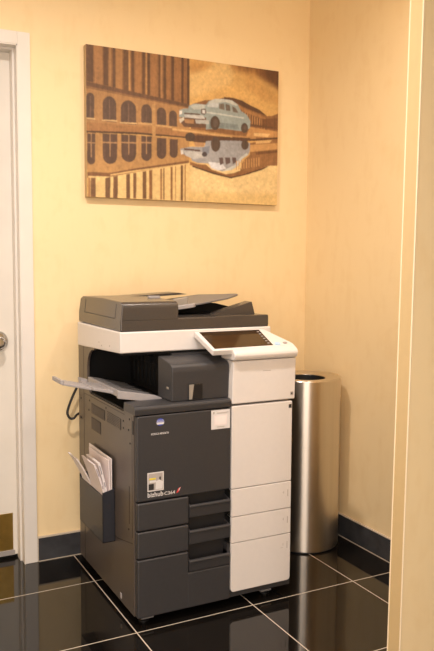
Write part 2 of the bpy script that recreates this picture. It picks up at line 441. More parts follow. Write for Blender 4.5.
((118,100,83),[(0.736,0.294),(0.758,0.308),(0.772,0.339),(0.741,0.336)]),
((209,205,187),[(0.593,0.354),(0.67,0.357),(0.803,0.367),(0.803,0.377),(0.67,0.367),(0.595,0.364)]),
((138,144,134),[(0.611,0.419),(0.77,0.423),(0.776,0.458),(0.671,0.46),(0.611,0.471)]),
((111,77,54),[(0.462,0.411),(0.595,0.396),(0.595,0.47),(0.478,0.478),(0.463,0.452)]),
((225,208,178),[(0.452,0.426),(0.478,0.408),(0.478,0.429),(0.458,0.454)]),
((213,204,187),[(0.478,0.392),(0.578,0.383),(0.589,0.408),(0.484,0.411)]),
((102,70,48),[(0.478,0.377),(0.562,0.375),(0.562,0.383),(0.478,0.388)]),
((177,129,83),[(0.478,0.423),(0.53,0.419),(0.53,0.45),(0.484,0.449)]),
((198,189,172),[(0.536,0.418),(0.611,0.414),(0.611,0.44),(0.541,0.445)]),
((248,233,211),[(0.454,0.37),(0.467,0.365),(0.467,0.388),(0.454,0.395)]),
((111,92,78),[(0.567,0.339),(0.591,0.333),(0.597,0.361),(0.584,0.38),(0.567,0.372)]),
((229,222,207),[(0.575,0.346),(0.589,0.344),(0.589,0.369),(0.575,0.367)]),
((92,70,54),[(0.67,0.424),(0.667,0.445),(0.662,0.462),(0.653,0.475),(0.643,0.48),(0.634,0.476),(0.625,0.467),(0.618,0.45),(0.617,0.432),(0.618,0.413),(0.624,0.395),(0.633,0.382),(0.642,0.377),(0.652,0.38),(0.661,0.39),(0.667,0.406)]),
((111,90,72),[(0.66,0.426),(0.659,0.437),(0.655,0.447),(0.651,0.455),(0.646,0.458),(0.64,0.457),(0.636,0.45),(0.633,0.44),(0.632,0.429),(0.633,0.418),(0.636,0.408),(0.64,0.401),(0.646,0.398),(0.651,0.4),(0.655,0.406),(0.659,0.414)]),
((92,70,54),[(0.827,0.44),(0.825,0.455),(0.821,0.467),(0.814,0.476),(0.807,0.48),(0.799,0.478),(0.792,0.47),(0.788,0.46),(0.786,0.445),(0.788,0.432),(0.792,0.419),(0.799,0.411),(0.807,0.406),(0.814,0.408),(0.821,0.416),(0.825,0.427)]),
((107,85,67),[(0.82,0.442),(0.818,0.449),(0.816,0.455),(0.813,0.46),(0.81,0.462),(0.805,0.46),(0.802,0.457),(0.8,0.45),(0.799,0.444),(0.8,0.437),(0.802,0.431),(0.805,0.426),(0.809,0.424),(0.813,0.424),(0.816,0.429),(0.818,0.434)]),
((227,175,108),[(0.416,0.493),(0.737,0.511),(0.737,0.52),(0.416,0.507)]),
((172,165,156),[(0.458,0.633),(0.463,0.654),(0.489,0.679),(0.51,0.677),(0.521,0.711),(0.552,0.723),(0.607,0.721),(0.628,0.75),(0.683,0.772),(0.738,0.755),(0.772,0.723),(0.795,0.67),(0.828,0.638),(0.845,0.592),(0.839,0.548),(0.782,0.54),(0.671,0.55),(0.595,0.563),(0.585,0.605),(0.51,0.613)]),
((206,197,181),[(0.473,0.643),(0.585,0.644),(0.596,0.675),(0.532,0.7),(0.489,0.679)]),
((138,137,138),[(0.574,0.61),(0.616,0.595),(0.611,0.646),(0.596,0.675),(0.579,0.662)]),
((235,226,215),[(0.607,0.71),(0.683,0.713),(0.705,0.75),(0.661,0.767),(0.623,0.752)]),
((215,209,191),[(0.683,0.772),(0.738,0.755),(0.772,0.723),(0.795,0.67),(0.828,0.638),(0.822,0.623),(0.783,0.664),(0.755,0.718),(0.705,0.755)]),
((100,77,69),[(0.666,0.675),(0.688,0.67),(0.691,0.713),(0.672,0.729)]),
((100,77,69),[(0.699,0.67),(0.727,0.667),(0.729,0.706),(0.704,0.721)]),
((100,77,69),[(0.738,0.664),(0.76,0.664),(0.763,0.698),(0.743,0.713)]),
((98,65,45),[(0.478,0.626),(0.563,0.63),(0.563,0.641),(0.478,0.638)]),
((239,226,204),[(0.46,0.644),(0.473,0.639),(0.476,0.667),(0.463,0.672)]),
((79,65,61),[(0.601,0.657),(0.6,0.664),(0.597,0.67),(0.592,0.675),(0.587,0.677),(0.582,0.677),(0.577,0.672),(0.574,0.667),(0.573,0.661),(0.574,0.653),(0.577,0.646),(0.582,0.643),(0.587,0.639),(0.592,0.641),(0.597,0.644),(0.6,0.651)]),
((94,72,56),[(0.673,0.577),(0.671,0.599),(0.665,0.617),(0.657,0.628),(0.647,0.635),(0.637,0.631),(0.628,0.62),(0.623,0.604),(0.621,0.584),(0.622,0.563),(0.628,0.546),(0.636,0.533),(0.646,0.529),(0.657,0.532),(0.665,0.542),(0.671,0.558)]),
((83,61,45),[(0.536,0.54),(0.534,0.553),(0.528,0.564),(0.52,0.573),(0.51,0.576),(0.5,0.574),(0.491,0.569),(0.486,0.56),(0.484,0.546),(0.486,0.535),(0.491,0.524),(0.5,0.515),(0.51,0.512),(0.52,0.512),(0.528,0.519),(0.534,0.529)]),
((94,72,56),[(0.832,0.564),(0.83,0.577),(0.826,0.591),(0.818,0.599),(0.811,0.602),(0.802,0.6),(0.796,0.594),(0.79,0.582),(0.789,0.569),(0.79,0.555),(0.795,0.542),(0.802,0.533),(0.81,0.53),(0.818,0.532),(0.825,0.538),(0.83,0.55)]),
((196,146,96),[(0.53,0.576),(0.584,0.577),(0.585,0.602),(0.536,0.604)]),
((160,109,63),[(0.839,0.548),(1.013,0.499),(1.015,0.7),(0.945,0.706),(0.875,0.759),(0.817,0.778),(0.784,0.752),(0.8,0.684),(0.839,0.636)]),
((153,101,56),[(0.51,0.719),(0.552,0.732),(0.596,0.732),(0.628,0.765),(0.705,0.791),(0.75,0.777),(0.795,0.75),(0.829,0.762),(0.91,0.726),(0.84,0.777),(0.773,0.804),(0.727,0.814),(0.639,0.79),(0.553,0.754),(0.51,0.741)]),
((92,61,37),[(0.521,0.744),(0.639,0.783),(0.727,0.808),(0.784,0.791),(0.91,0.729),(0.957,0.703),(0.91,0.741),(0.817,0.785),(0.734,0.819),(0.634,0.796),(0.521,0.754)]),
((213,156,92),[(0.761,0.688),(0.766,0.687),(0.766,0.754),(0.761,0.754)]),
((213,156,92),[(0.775,0.684),(0.78,0.684),(0.78,0.749),(0.775,0.749)]),
((213,156,92),[(0.788,0.679),(0.795,0.679),(0.795,0.744),(0.789,0.746)]),
((213,156,92),[(0.802,0.675),(0.809,0.674),(0.809,0.741),(0.803,0.741)]),
((213,156,92),[(0.817,0.67),(0.823,0.67),(0.823,0.736),(0.817,0.737)]),
((213,156,92),[(0.832,0.666),(0.837,0.666),(0.837,0.732),(0.832,0.732)]),
((213,156,92),[(0.846,0.662),(0.851,0.661),(0.852,0.728),(0.846,0.728)]),
((213,156,92),[(0.86,0.657),(0.865,0.657),(0.866,0.723),(0.86,0.724)]),
((213,156,92),[(0.874,0.653),(0.879,0.653),(0.88,0.719),(0.875,0.719)]),
((213,156,92),[(0.888,0.649),(0.895,0.648),(0.895,0.715),(0.889,0.715)]),
((213,157,92),[(0.839,0.563),(1.014,0.529),(1.014,0.573),(0.839,0.615)]),
((125,81,46),[(0.874,0.61),(1.014,0.581),(1.014,0.599),(0.874,0.633)]),
((235,185,115),[(0.873,0.53),(0.966,0.512),(0.954,0.535),(0.873,0.551)]),
((92,59,37),[(0.838,0.522),(1.013,0.485),(1.013,0.496),(0.838,0.533)]),
]
T = 0.457                       # floor tile
YB, XR = 0.752, 1.173           # back wall and right wall of the copier alcove
CEIL = 2.62

M = dict(
    wall=wallpaper_material(),
    ceil=material('white_ceiling', (0.72, 0.70, 0.66), 0.8, noise=0.02),
    floor=floor_material(T),
    base=material('black_baseboard_tile', (0.045, 0.046, 0.050), 0.18, noise=0.2, scale=18),  # lifted, bluish black: the sheen of the tile is put into the colour
    grout=material('grout', (0.50, 0.43, 0.34), 0.8, noise=0.1, scale=200),
    trim=material('white_door_paint', (0.70, 0.665, 0.615), 0.38, noise=0.02, scale=12, bump=0.05),
    door=material('cream_door_paint', (0.70, 0.665, 0.60), 0.42, noise=0.03, scale=8),
    brass=material('brass_plate', (0.62, 0.43, 0.13), 0.28, 1.0, noise=0.12, scale=30),
    chrome=material('chrome', (0.66, 0.65, 0.64), 0.14, 1.0),
    steel=steel_material(),
    liner=material('black_liner', (0.006, 0.006, 0.006), 0.6),
    char=material('charcoal_plastic', (0.0365, 0.0355, 0.0375), 0.42, noise=0.05, scale=120, bump=0.10, bscale=900),
    chard=material('dark_charcoal_plastic', (0.021, 0.0205, 0.022), 0.45, noise=0.05, scale=120, bump=0.08, bscale=900),
    flank=material('lit_flank_paint', (0.078, 0.062, 0.051), 0.34, spec=0.7, noise=0.04, scale=60, bump=0.05, bscale=900),  # painted steel, colour raised to carry the light reflected on this side
    grey=material('feeder_grey_plastic', (0.054, 0.046, 0.040), 0.25, spec=0.75, noise=0.04, scale=120, bump=0.08, bscale=900),
    void=material('shade_black_plastic', (0.0075, 0.0075, 0.0075), 0.75, spec=0.2),  # black that puts the shade of hollows into the colour
    black=material('black_plastic', (0.006, 0.006, 0.007), 0.45),
    white=material('white_plastic', (0.68, 0.645, 0.615), 0.40, noise=0.012, scale=60, bump=0.05, bscale=900),
    tray=material('light_grey_plastic', (0.33, 0.31, 0.31), 0.40, noise=0.03, scale=60),
    traytop=material('mid_grey_plastic', (0.145, 0.138, 0.138), 0.42, noise=0.03, scale=60),
    guide=material('beige_grey_plastic', (0.27, 0.24, 0.20), 0.5),
    glass=material('dark_screen_glass', (0.035, 0.018, 0.008), 0.08),
    key=material('grey_key', (0.30, 0.28, 0.27), 0.4),
    blue=material('pale_blue_key', (0.40, 0.58, 0.76), 0.4),
    navy=material('navy_plastic', (0.021, 0.022, 0.028), 0.38, noise=0.06, scale=80),
    ink=material('white_ink', (0.66, 0.64, 0.63), 0.5),
    inkgrey=material('grey_ink', (0.40, 0.36, 0.33), 0.5),
    inkblue=material('blue_ink', (0.035, 0.07, 0.42), 0.4),
    inkdark=material('dark_ink', (0.03, 0.027, 0.025), 0.5),
    inkred=material('red_ink', (0.62, 0.05, 0.05), 0.4),
    inkyel=material('yellow_ink', (0.75, 0.62, 0.05), 0.5),
    paper=material('white_paper', (0.80, 0.74, 0.72), 0.7, noise=0.02, scale=90),
    paperb=material('pinkish_paper', (0.76, 0.68, 0.67), 0.7, noise=0.02, scale=90),
    print=material('print_ink', (0.22, 0.20, 0.22), 0.6),
    cable=material('black_cable', (0.008, 0.008, 0.008), 0.45),
    canvas=material('canvas_edge', (0.46, 0.32, 0.17), 0.7, noise=0.1, scale=40),
    rim=material('highlit_guard_rim', (0.82, 0.68, 0.47), 0.3),  # paler than the guard: its edge highlight is put into the colour
    guard=material('shaded_corner_guard', (0.58, 0.43, 0.22), 0.30, noise=0.015, scale=30),
)

# ------------------------------------------------------------------ the setting
PX_TOP, PXB, PY, PTH = 0.523, 0.500, -0.74, 0.050   # left edge of the wall end: at the ceiling, at the floor; its face; its thickness
struct('floor', M['floor'], lambda b: box(b, -2.6, 3.0, -3.8, 1.3, -0.10, 0.0))
struct('ceiling', M['ceil'], lambda b: box(b, -2.6, 3.0, -3.8, 1.3, CEIL, CEIL + 0.1))
DX1, DX0, DZ = -0.205, -1.12, 2.10      # door opening
def f(b):
    box(b, DX1, XR + 0.12, YB, YB + 0.12, 0, CEIL)
    box(b, DX0, DX1, YB, YB + 0.12, DZ, CEIL)
    box(b, -2.6, DX0, YB, YB + 0.12, 0, CEIL)
struct('wall_back', M['wall'], f)
struct('wall_right', M['wall'], lambda b: box(b, XR, XR + 0.12, PY + PTH, YB, 0, CEIL))
struct('wall_left', M['wall'], lambda b: box(b, -2.72, -2.6, -3.8, YB + 0.12, 0, CEIL))
struct('wall_front', M['wall'], lambda b: box(b, -2.6, 3.0, -3.92, -3.8, 0, CEIL))
def f(b):
    # the wall end beside the alcove; its free edge is a touch out of plumb
    prism(b, [(PXB, 0), (3.0, 0), (3.0, CEIL), (PX_TOP, CEIL)], 'y', PY, PY + PTH)
struct('wall_corridor', M['wall'], f)
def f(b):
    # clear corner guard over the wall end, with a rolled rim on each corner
    prism(b, [(PXB - 0.001, 0.0), (PXB, 0.0), (PX_TOP, CEIL), (PX_TOP - 0.001, CEIL)], 'y', PY + 0.002, PY + PTH - 0.002)  # strip darker than the wall: shade put into its colour
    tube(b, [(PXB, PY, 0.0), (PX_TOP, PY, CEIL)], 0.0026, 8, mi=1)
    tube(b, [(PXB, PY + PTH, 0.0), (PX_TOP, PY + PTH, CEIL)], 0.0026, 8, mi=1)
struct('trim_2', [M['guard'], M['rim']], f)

# tiled baseboards
def f(b):
    box(b, -0.150, XR, YB - 0.010, YB, 0.003, 0.100, 0.001)
o = struct('baseboard_back', M['base'], f)
def f(b):
    box(b, -0.157, XR, YB - 0.011, YB, 0.100, 0.1055); box(b, -0.157, -0.150, YB - 0.0095, YB, 0, 0.100); box(b, -0.150, XR, YB - 0.0115, YB, 0, 0.003)
struct('grout_line', M['grout'], f, o)
o = struct('baseboard_right', M['base'], lambda b: box(b, XR - 0.010, XR, -0.60, YB - 0.012, 0.003, 0.100, 0.001))
def f(b):
    box(b, XR - 0.011, XR, -0.60, YB - 0.012, 0.100, 0.1035); box(b, XR - 0.0108, XR, -0.60, YB - 0.012, 0, 0.003)
struct('grout_line', M['grout'], f, o)

# door frame and door
def f(b):
    W, y0 = 0.050, YB - 0.014
    for (xa, xb) in ((DX1 - 0.0005, DX1 + W), (DX0 - W, DX0 + 0.0005)):
        box(b, xa, xb, y0, YB, 0, DZ + W, 0.003)
    box(b, DX0, DX1, y0, YB, DZ, DZ + W, 0.003)
    # jambs and stops
    box(b, DX1 - 0.004, DX1, y0 + 0.001, YB + 0.12, 0, DZ); box(b, DX0, DX0 + 0.004, y0 + 0.001, YB + 0.12, 0, DZ)
    box(b, DX0, DX1, y0 + 0.001, YB + 0.12, DZ - 0.004, DZ)
    box(b, DX1 - 0.012, DX1 - 0.004, 0.785, 0.835, 0, DZ - 0.004); box(b, DX0 + 0.004, DX0 + 0.012, 0.785, 0.835, 0, DZ - 0.004)
    box(b, DX0 + 0.002, DX1 - 0.002, 0.7845, 0.8355, DZ - 0.012, DZ - 0.002)
struct('trim_1', M['trim'], f)
dr = struct('door_1', M['door'], lambda b: box(b, DX0 + 0.006, DX1 - 0.006, 0.836, 0.876, 0.012, DZ - 0.006, 0.002))
def f(b):
    cx, cz, y = -0.287, 0.925, 0.836
    lathe_y(b, [(0.045, y), (0.045, y - 0.005), (0.038, y - 0.012), (0.022, y - 0.014), (0.013, y - 0.014), (0.011, y - 0.030), (0.020, y - 0.038), (0.026, y - 0.048), (0.0265, y - 0.056), (0.022, y - 0.064), (0.012, y - 0.067)], cx, cz)
kn = struct('door_knob', M['chrome'], f, dr); kn['label'] = 'round chrome door knob'
def f(b): box(b, DX0 + 0.05, DX1 - 0.030, 0.8335, 0.836, 0.035, 0.195, 0.0008)
k = struct('kick_plate', M['brass'], f, dr); k['label'] = 'brass kick plate'
k = struct('door_sweep', M['key'], lambda b: box(b, DX0 + 0.03, DX1 - 0.024, 0.830, 0.836, 0.013, 0.033, 0.001), dr)

# ------------------------------------------------------------------ canvas picture
CX0, CX1, CZ0, CZ1, CY = 0.065, 0.985, 1.521, 2.134, 0.722
def soften(a, n):
    for _ in range(n):
        p = np.pad(a, ((2, 2), (2, 2), (0, 0)), 'edge')
        a = (p[2:-2, 2:-2] + p[:-4, 2:-2] + p[4:, 2:-2] + p[2:-2, :-4] + p[2:-2, 4:]) / 5
    return a
def paint(NX=322, NZ=216):
    S = 2
    W, H = NX * S, NZ * S
    img = np.zeros((H, W, 3)); img[:] = lin((200, 150, 90))[:3]
    uu, vv = np.meshgrid((np.arange(W) + 0.5) / W, (np.arange(H) + 0.5) / H)
    for op, (c, pts) in enumerate(PAINT):
        if op == SOFT: img = soften(img, 26)
        us = [p[0] for p in pts]; vs = [p[1] for p in pts]
        a0, a1 = max(0, int(min(us) * W) - 1), min(W, int(max(us) * W) + 2)
        b0, b1 = max(0, int(min(vs) * H) - 1), min(H, int(max(vs) * H) + 2)
        if a1 <= a0 or b1 <= b0: continue
        u, v = uu[b0:b1, a0:a1], vv[b0:b1, a0:a1]
        ins = np.zeros(u.shape, bool); n = len(pts)
        for i in range(n):
            (xa, ya), (xb, yb) = pts[i], pts[(i + 1) % n]
            if ya == yb: continue
            cr = (ya > v) != (yb > v)
            ins ^= cr & (u < (xb - xa) * (v - ya) / (yb - ya) + xa)
        img[b0:b1, a0:a1][ins] = lin(c)[:3]
    rng = np.random.RandomState(3)
    # print grain: soft blotches
    for (k, kx, amp) in ((3, 3, 0.07), (7, 7, 0.07), (40, 40, 0.05), (44, 3, 0.09), (14, 4, 0.06)):
        g = rng.randn(H // k + 3, W // kx + 3)
        yi, xi = np.arange(H) / k, np.arange(W) / kx
        y0, x0 = yi.astype(int), xi.astype(int); fy, fx = (yi - y0)[:, None], (xi - x0)[None]
        q = g[y0][:, x0] * (1 - fy) * (1 - fx) + g[y0 + 1][:, x0] * fy * (1 - fx) + g[y0][:, x0 + 1] * (1 - fy) * fx + g[y0 + 1][:, x0 + 1] * fy * fx
        if k != kx: q = q * np.clip((0.40 - img.mean(-1)) / 0.25, 0, 1)      # streaks of the facades only
        img *= (1 + amp * q)[..., None]
    for _ in range(3):
        p = np.pad(img, ((1, 1), (1, 1), (0, 0)), 'edge')
        img = (p[1:-1, 1:-1] * 2 + p[:-2, 1:-1] + p[2:, 1:-1] + p[1:-1, :-2] + p[1:-1, 2:]) / 6
    img = img.reshape(NZ, S, NX, S, 3).mean((1, 3))
    return np.clip(img * np.array(PAINT_GAIN), 0, 0.95)
def canvas_print(parent):
    img = paint(); NZ, NX = img.shape[:2]
    xs = np.linspace(CX0 + 0.001, CX1 - 0.001, NX + 1); zs = np.linspace(CZ1 - 0.001, CZ0 + 0.001, NZ + 1)
    X, Z = np.meshgrid(xs, zs)
    base = parent.location
    co = np.stack([X - base.x, np.full_like(X, CY - 0.0006 - base.y), Z - base.z], -1).reshape(-1, 3)
    idx = np.arange((NX + 1) * (NZ + 1)).reshape(NZ + 1, NX + 1)
    quads = np.stack([idx[:-1, :-1], idx[1:, :-1], idx[1:, 1:], idx[:-1, 1:]], -1).reshape(-1, 4)
    me = bpy.data.meshes.new('canvas_print')
    me.from_pydata(co.tolist(), [], quads.tolist())
    ca = me.color_attributes.new('print', 'FLOAT_COLOR', 'CORNER')
    col = np.ones((NZ * NX, 4, 4), np.float32); col[..., :3] = img.reshape(-1, 1, 3)
    ca.data.foreach_set('color', col.ravel())
    m = material('printed_canvas', (0.5, 0.4, 0.2), 0.62, bump=0.05, bscale=1200)
    nt = m.node_tree; a = nt.nodes.new('ShaderNodeVertexColor'); a.layer_name = 'print'
    nt.links.new(a.outputs['Color'], nt.nodes['Principled BSDF'].inputs['Base Color'])
    me.materials.append(m)
    o = bpy.data.objects.new('canvas_print', me); COL.objects.link(o); o.parent = parent
    return o
pic = thing('canvas_picture', 'wide sepia canvas print of a vintage pale blue car, hung above the copier', 'picture', ((CX0 + CX1) / 2, YB, CZ0))
part('stretched_canvas', M['canvas'], pic, lambda b: box(b, CX0, CX1, CY, YB - 0.0005, CZ0, CZ1, 0.003))
canvas_print(pic)

# ------------------------------------------------------------------ waste bin
BX, BY, BR, BH = 0.975, 0.443, 0.155, 0.757
bn = thing('waste_bin', 'tall round brushed steel waste bin with an open top, standing right of the copier', 'waste bin', (BX, BY, 0))
def f(b):
    lathe(b, [(0.0, 0.004), (BR - 0.004, 0.004), (BR - 0.003, 0.005), (BR, 0.008), (BR, 0.4628), (BR - 0.0005, 0.4632)], BX, BY, 96)
part('lower_shell', M['steel'], bn, f, sharp=25)
def f(b):
    lathe(b, [(BR - 0.0005, 0.4634), (BR, 0.4638), (BR, BH - 0.006), (BR - 0.002, BH - 0.002), (BR - 0.006, BH), (BR * 0.575, BH - 0.006), (BR * 0.555, BH - 0.008), (BR * 0.55, BH - 0.02), (BR * 0.56, BH - 0.021)], BX, BY, 96)
part('upper_shell', M['steel'], bn, f, sharp=25)
def f(b):
    lathe(b, [(BR * 0.549, BH - 0.010), (BR * 0.549, BH - 0.20), (0.0, BH - 0.21)], BX, BY, 64)
part('liner', M['liner'], bn, f)
part('base_ring', M['black'], bn, lambda b: lathe(b, [(BR - 0.006, 0.0), (BR - 0.0035, 0.001), (BR - 0.0045, 0.0035), (BR - 0.006, 0.0038)], BX, BY, 64))

# ------------------------------------------------------------------ copier
L, R_, F, B = 0.008, 0.637, 0.028, 0.672
cp = thing('photocopier', 'large charcoal and white floor-standing colour copier with touch screen in the corner of the alcove', 'copier', (0.32, 0.35, 0))

def f(b):
    box(b, L + 0.008, R_ - 0.002, 0.066, B - 0.004, 0.040, 0.742, 0.004)
    box(b, L + 0.008, R_ - 0.002, 0.035, 0.070, 0.034, 0.060, 0.003)        # kick strip
    box(b, R_ - 0.010, R_, 0.036, B, 0.034, 0.742, 0.003)                    # right flank
    box(b, 0.376, R_, 0.10, B - 0.004, 0.735, 0.930, 0.003)                  # column under the scanner
part('main_body', M['chard'], cp, f)
def f(b):
    box(b, L + 0.010, 0.376, 0.58, B - 0.004, 0.740, 0.930, 0.003)           # back
    box(b, L + 0.010, 0.376, 0.178, 0.58, 0.929, 0.9365)                     # roof, dark plate added against bounce from the white scanner
    box(b, L + 0.010, 0.205, 0.14, 0.58, 0.7385, 0.7425)                     # deck
part('exit_bay', M['void'], cp, f)  # bay surfaces blackened, their shade painted in
# left flank with the cut-out of the exit bay and the rounded inner corner
side = [(B, 0.034), (B, 0.930), (0.470, 0.930), (0.470, 0.916)] + [(0.505, 0.912), (0.530, 0.896), (0.548, 0.872), (0.556, 0.845), (0.556, 0.800), (0.548, 0.768), (0.528, 0.744), (0.515, 0.738), (0.145, 0.738), (0.130, 0.750), (0.052, 0.750), (0.046, 0.742), (0.046, 0.034)]
def f(b):
    prism(b, side, 'x', L, L + 0.010, 0.0012, 1)
sp = part('side_panel', M['flank'], cp, f)
part('caster_tab', M['tray'], sp, lambda b: box(b, L - 0.0025, L + 0.002, 0.170, 0.184, 0.046, 0.066, 0.002))
def f(b):   # panel joints: dark grooves
    box(b, L - 0.0008, L + 0.004, 0.0465, 0.058, 0.675, 0.722)
    box(b, L - 0.0006, L + 0.001, 0.6005, 0.6030, 0.036, 0.930)
    box(b, L - 0.0006, L + 0.001, 0.0600, 0.0620, 0.310, 0.735)
    box(b, L - 0.0006, L + 0.001, 0.135, 0.600, 0.7275, 0.7295)
    prism(b, [(0.056, 0.2925), (0.210, 0.2605), (0.600, 0.2605), (0.600, 0.2580), (0.210, 0.2580), (0.056, 0.2900)], 'x', L - 0.0006, L + 0.001)
    box(b, L - 0.0006, L + 0.001, 0.0865, 0.0905, 0.352, 0.485)
part('panel_joint', M['black'], sp, f)
def vent(y0, y1, z0, z1, horizontal):
    def f(b):
        box(b, L - 0.0008, L + 0.002, y0, y1, z0, z1, mi=0)
        n = 7
        if horizontal:
            for k in range(n):
                z = z0 + (z1 - z0) * (k + 0.5) / n
                box(b, L - 0.0022, L, y0 + 0.002, y1 - 0.002, z - 0.0016, z + 0.0016, mi=1)
        else:
            n = int((y1 - y0) / 0.011)
            for k in range(n):
                y = y0 + (y1 - y0) * (k + 0.5) / n
                box(b, L - 0.0022, L, y - 0.0025, y + 0.0025, z0 + 0.002, z1 - 0.002, mi=1)
    part('vent_grille', [M['black'], M['flank']], sp, f)
vent(0.345, 0.505, 0.664, 0.704, False)
vent(0.170, 0.319, 0.665, 0.706, True)
vent(0.392, 0.506, 0.601, 0.649, False)
for (y, z) in [(0.529, 0.709), (0.537, 0.670), (0.330, 0.716), (0.144, 0.704), (0.084, 0.721), (0.144, 0.679), (0.094, 0.682), (0.080, 0.638), (0.095, 0.330), (0.64, 0.70), (0.64, 0.62), (0.565, 0.31), (0.56, 0.285)]:
    part('screw', M['black'], sp, lambda b: cyl(b, (L - 0.0015, y, z), (L + 0.001, y, z), 0.0036, 12))

# front door with badge, lettering and stickers
fd = part('front_door', M['char'], cp, lambda b: (box(b, L + 0.003, 0.3705, F - 0.004, 0.062, 0.4440, 0.7405, 0.005, 3)))
FY = F - 0.0043
def f(b):
    # oval badge: blue with white bands
    cx, cz, rx, rz = 0.0965, 0.7155, 0.0140, 0.0130
    def row(zA, zB, mi, dy):
        pts = []
        n = 14
        for k in range(n + 1):
            z = zA + (zB - zA) * k / n
            pts.append((cx + rx * math.sqrt(max(0, 1 - (z / rz) ** 2)), cz + z))
        for k in range(n, -1, -1):
            z = zA + (zB - zA) * k / n
            pts.append((cx - rx * math.sqrt(max(0, 1 - (z / rz) ** 2)), cz + z))
        prism(b, pts, 'y', FY - dy, FY + 0.0002, mi=mi)
    row(-rz * 0.999, rz * 0.999, 0, 0.0003)
    row(-0.0078, -0.0012, 1, 0.0006)
    row(0.0005, 0.0018, 1, 0.0006); row(0.0040, 0.0048, 1, 0.0006); row(0.0072, 0.0078, 1, 0.0006)
part('badge', [M['inkblue'], M['ink']], fd, f)
part('lettering', M['ink'], fd, lambda b: lettering(b, 'KONICA MINOLTA', 0.063, FY - 0.0003, 0.6725, 0.0072, 0.065, 0.010))
part('lettering', M['ink'], fd, lambda b: lettering(b, 'bizhub', 0.0495, FY - 0.0003, 0.4575, 0.0165, 0.058, 0.016))
part('lettering', M['ink'], fd, lambda b: lettering(b, 'C364', 0.1115, FY - 0.0003, 0.4580, 0.0120, 0.040, 0.008))
def f(b):
    prism(b, [(0.1565, 0.4590), (0.1660, 0.4630), (0.1740, 0.4790), (0.1640, 0.4745)], 'y', FY - 0.0004, FY + 0.0002, mi=0)
    prism(b, [(0.1640, 0.4660), (0.1680, 0.4680), (0.1725, 0.4770), (0.1675, 0.4745)], 'y', FY - 0.0007, FY - 0.0003, mi=1)
part('swoosh', [M['inkred'], M['ink']], fd, f)
def f(b):
    box(b, 0.049, 0.109, FY - 0.0004, FY + 0.0002, 0.4775, 0.5430, mi=0)
    def q(x0, x1, z0, z1, mi, d=0.0012): box(b, 0.049 + 0.060 * x0, 0.049 + 0.060 * x1, FY - d, FY, 0.4775 + 0.0655 * z0, 0.4775 + 0.0655 * z1, mi=mi)
    q(0.06, 0.94, 0.06, 0.95, 1, 0.0007)
    prism(b, [(0.052, 0.5150), (0.075, 0.5190), (0.090, 0.5290), (0.105, 0.5330), (0.105, 0.5390), (0.052, 0.5380)], 'y', FY - 0.0010, FY, mi=4)
    q(0.10, 0.50, 0.62, 0.71, 2); q(0.12, 0.52, 0.46, 0.58, 0); q(0.06, 0.38, 0.08, 0.40, 3)
    prism(b, [(0.078, 0.4830), (0.103, 0.4830), (0.105, 0.5080), (0.094, 0.5160), (0.080, 0.5120)], 'y', FY - 0.0015, FY, mi=0)
    q(0.72, 0.82, 0.48, 0.74, 3)
part('sticker', [M['ink'], M['inkgrey'], M['inkyel'], M['inkdark'], M['inkgrey']], fd, f)['label'] = 'small square product sticker'
def f(b):
    x0, x1, z0, z1 = 0.291, 0.3660, 0.6690, 0.7405 - 0.003
    box(b, x0, x1, FY - 0.0004, FY + 0.0002, z0, z1, mi=0)
    def q(a, c, d, e, mi): box(b, x0 + (x1 - x0) * a, x0 + (x1 - x0) * c, FY - 0.0005 - 0.0003 * mi, FY, z0 + (z1 - z0) * d, z0 + (z1 - z0) * e, mi=mi)
    q(0.16, 0.84, 0.20, 0.72, 1); q(0.22, 0.78, 0.26, 0.66, 2); q(0.28, 0.92, 0.84, 0.87, 3); q(0.10, 0.16, 0.80, 0.92, 3)
    q(0.30, 0.70, 0.10, 0.13, 3)
part('notice_sticker', [M['ink'], M['paperb'], M['paper'], M['inkgrey']], fd, f)['label'] = 'white notice sticker'

# strip above the door (front lip of the exit deck)
def f(b):
    prism(b, [(0.024, 0.7440), (0.022, 0.7640), (0.026, 0.7715), (0.036, 0.7740), (0.130, 0.7740), (0.135, 0.7440)], 'x', L - 0.004, 0.3715, 0.002, 2)
    prism(b, [(0.135, 0.7440), (0.135, 0.7740), (0.175, 0.760), (0.60, 0.750), (0.60, 0.738)], 'x', 0.14, 0.3715)
part('deck_strip', M['char'], cp, f)
# cover right of the exit bay
def f(b):
    prof = [(0.050, 0.7745), (0.047, 0.880), (0.050, 0.895), (0.060, 0.905), (0.080, 0.910), (0.172, 0.922), (0.60, 0.928), (0.60, 0.7745)]
    prism(b, prof[:6] + [(0.172, 0.7745)], 'x', 0.150, 0.3745, 0.004, 3); box(b, 0.205, 0.3745, 0.170, 0.60, 0.7745, 0.928)
ec = part('exit_cover', M['char'], cp, f)
def f(b):
    # rollers and ribs on the bay side of the cover
    for k in range(9):
        y = 0.19 + k * 0.042
        box(b, 0.193, 0.206, y, y + 0.008, 0.785, 0.905, 0.002)
    box(b, 0.199, 0.206, 0.175, 0.59, 0.76, 0.926, 0.001); box(b, 0.196, 0.206, 0.175, 0.59, 0.855, 0.870, 0.002)
    for k in range(3):
        y = 0.21 + k * 0.12
        box(b, 0.178, 0.205, y, y + 0.030, 0.880, 0.902, 0.004)
part('roller_guide', M['void'], ec, f)  # ribs blackened too, as painted shade inside the bay
def f(b):
    box(b, 0.2115, 0.2685, 0.0455, 0.0475, 0.7765, 0.8350, 0.0008, mi=1)
    box(b, 0.2145, 0.2655, 0.0450, 0.0465, 0.7795, 0.8320, mi=0)
    prism(b, [(0.2145, 0.7795), (0.2260, 0.7795), (0.2330, 0.832), (0.2145, 0.832)], 'y', 0.0440, 0.0456, mi=2)
part('window', [M['black'], M['chard'], M['guide']], ec, f)
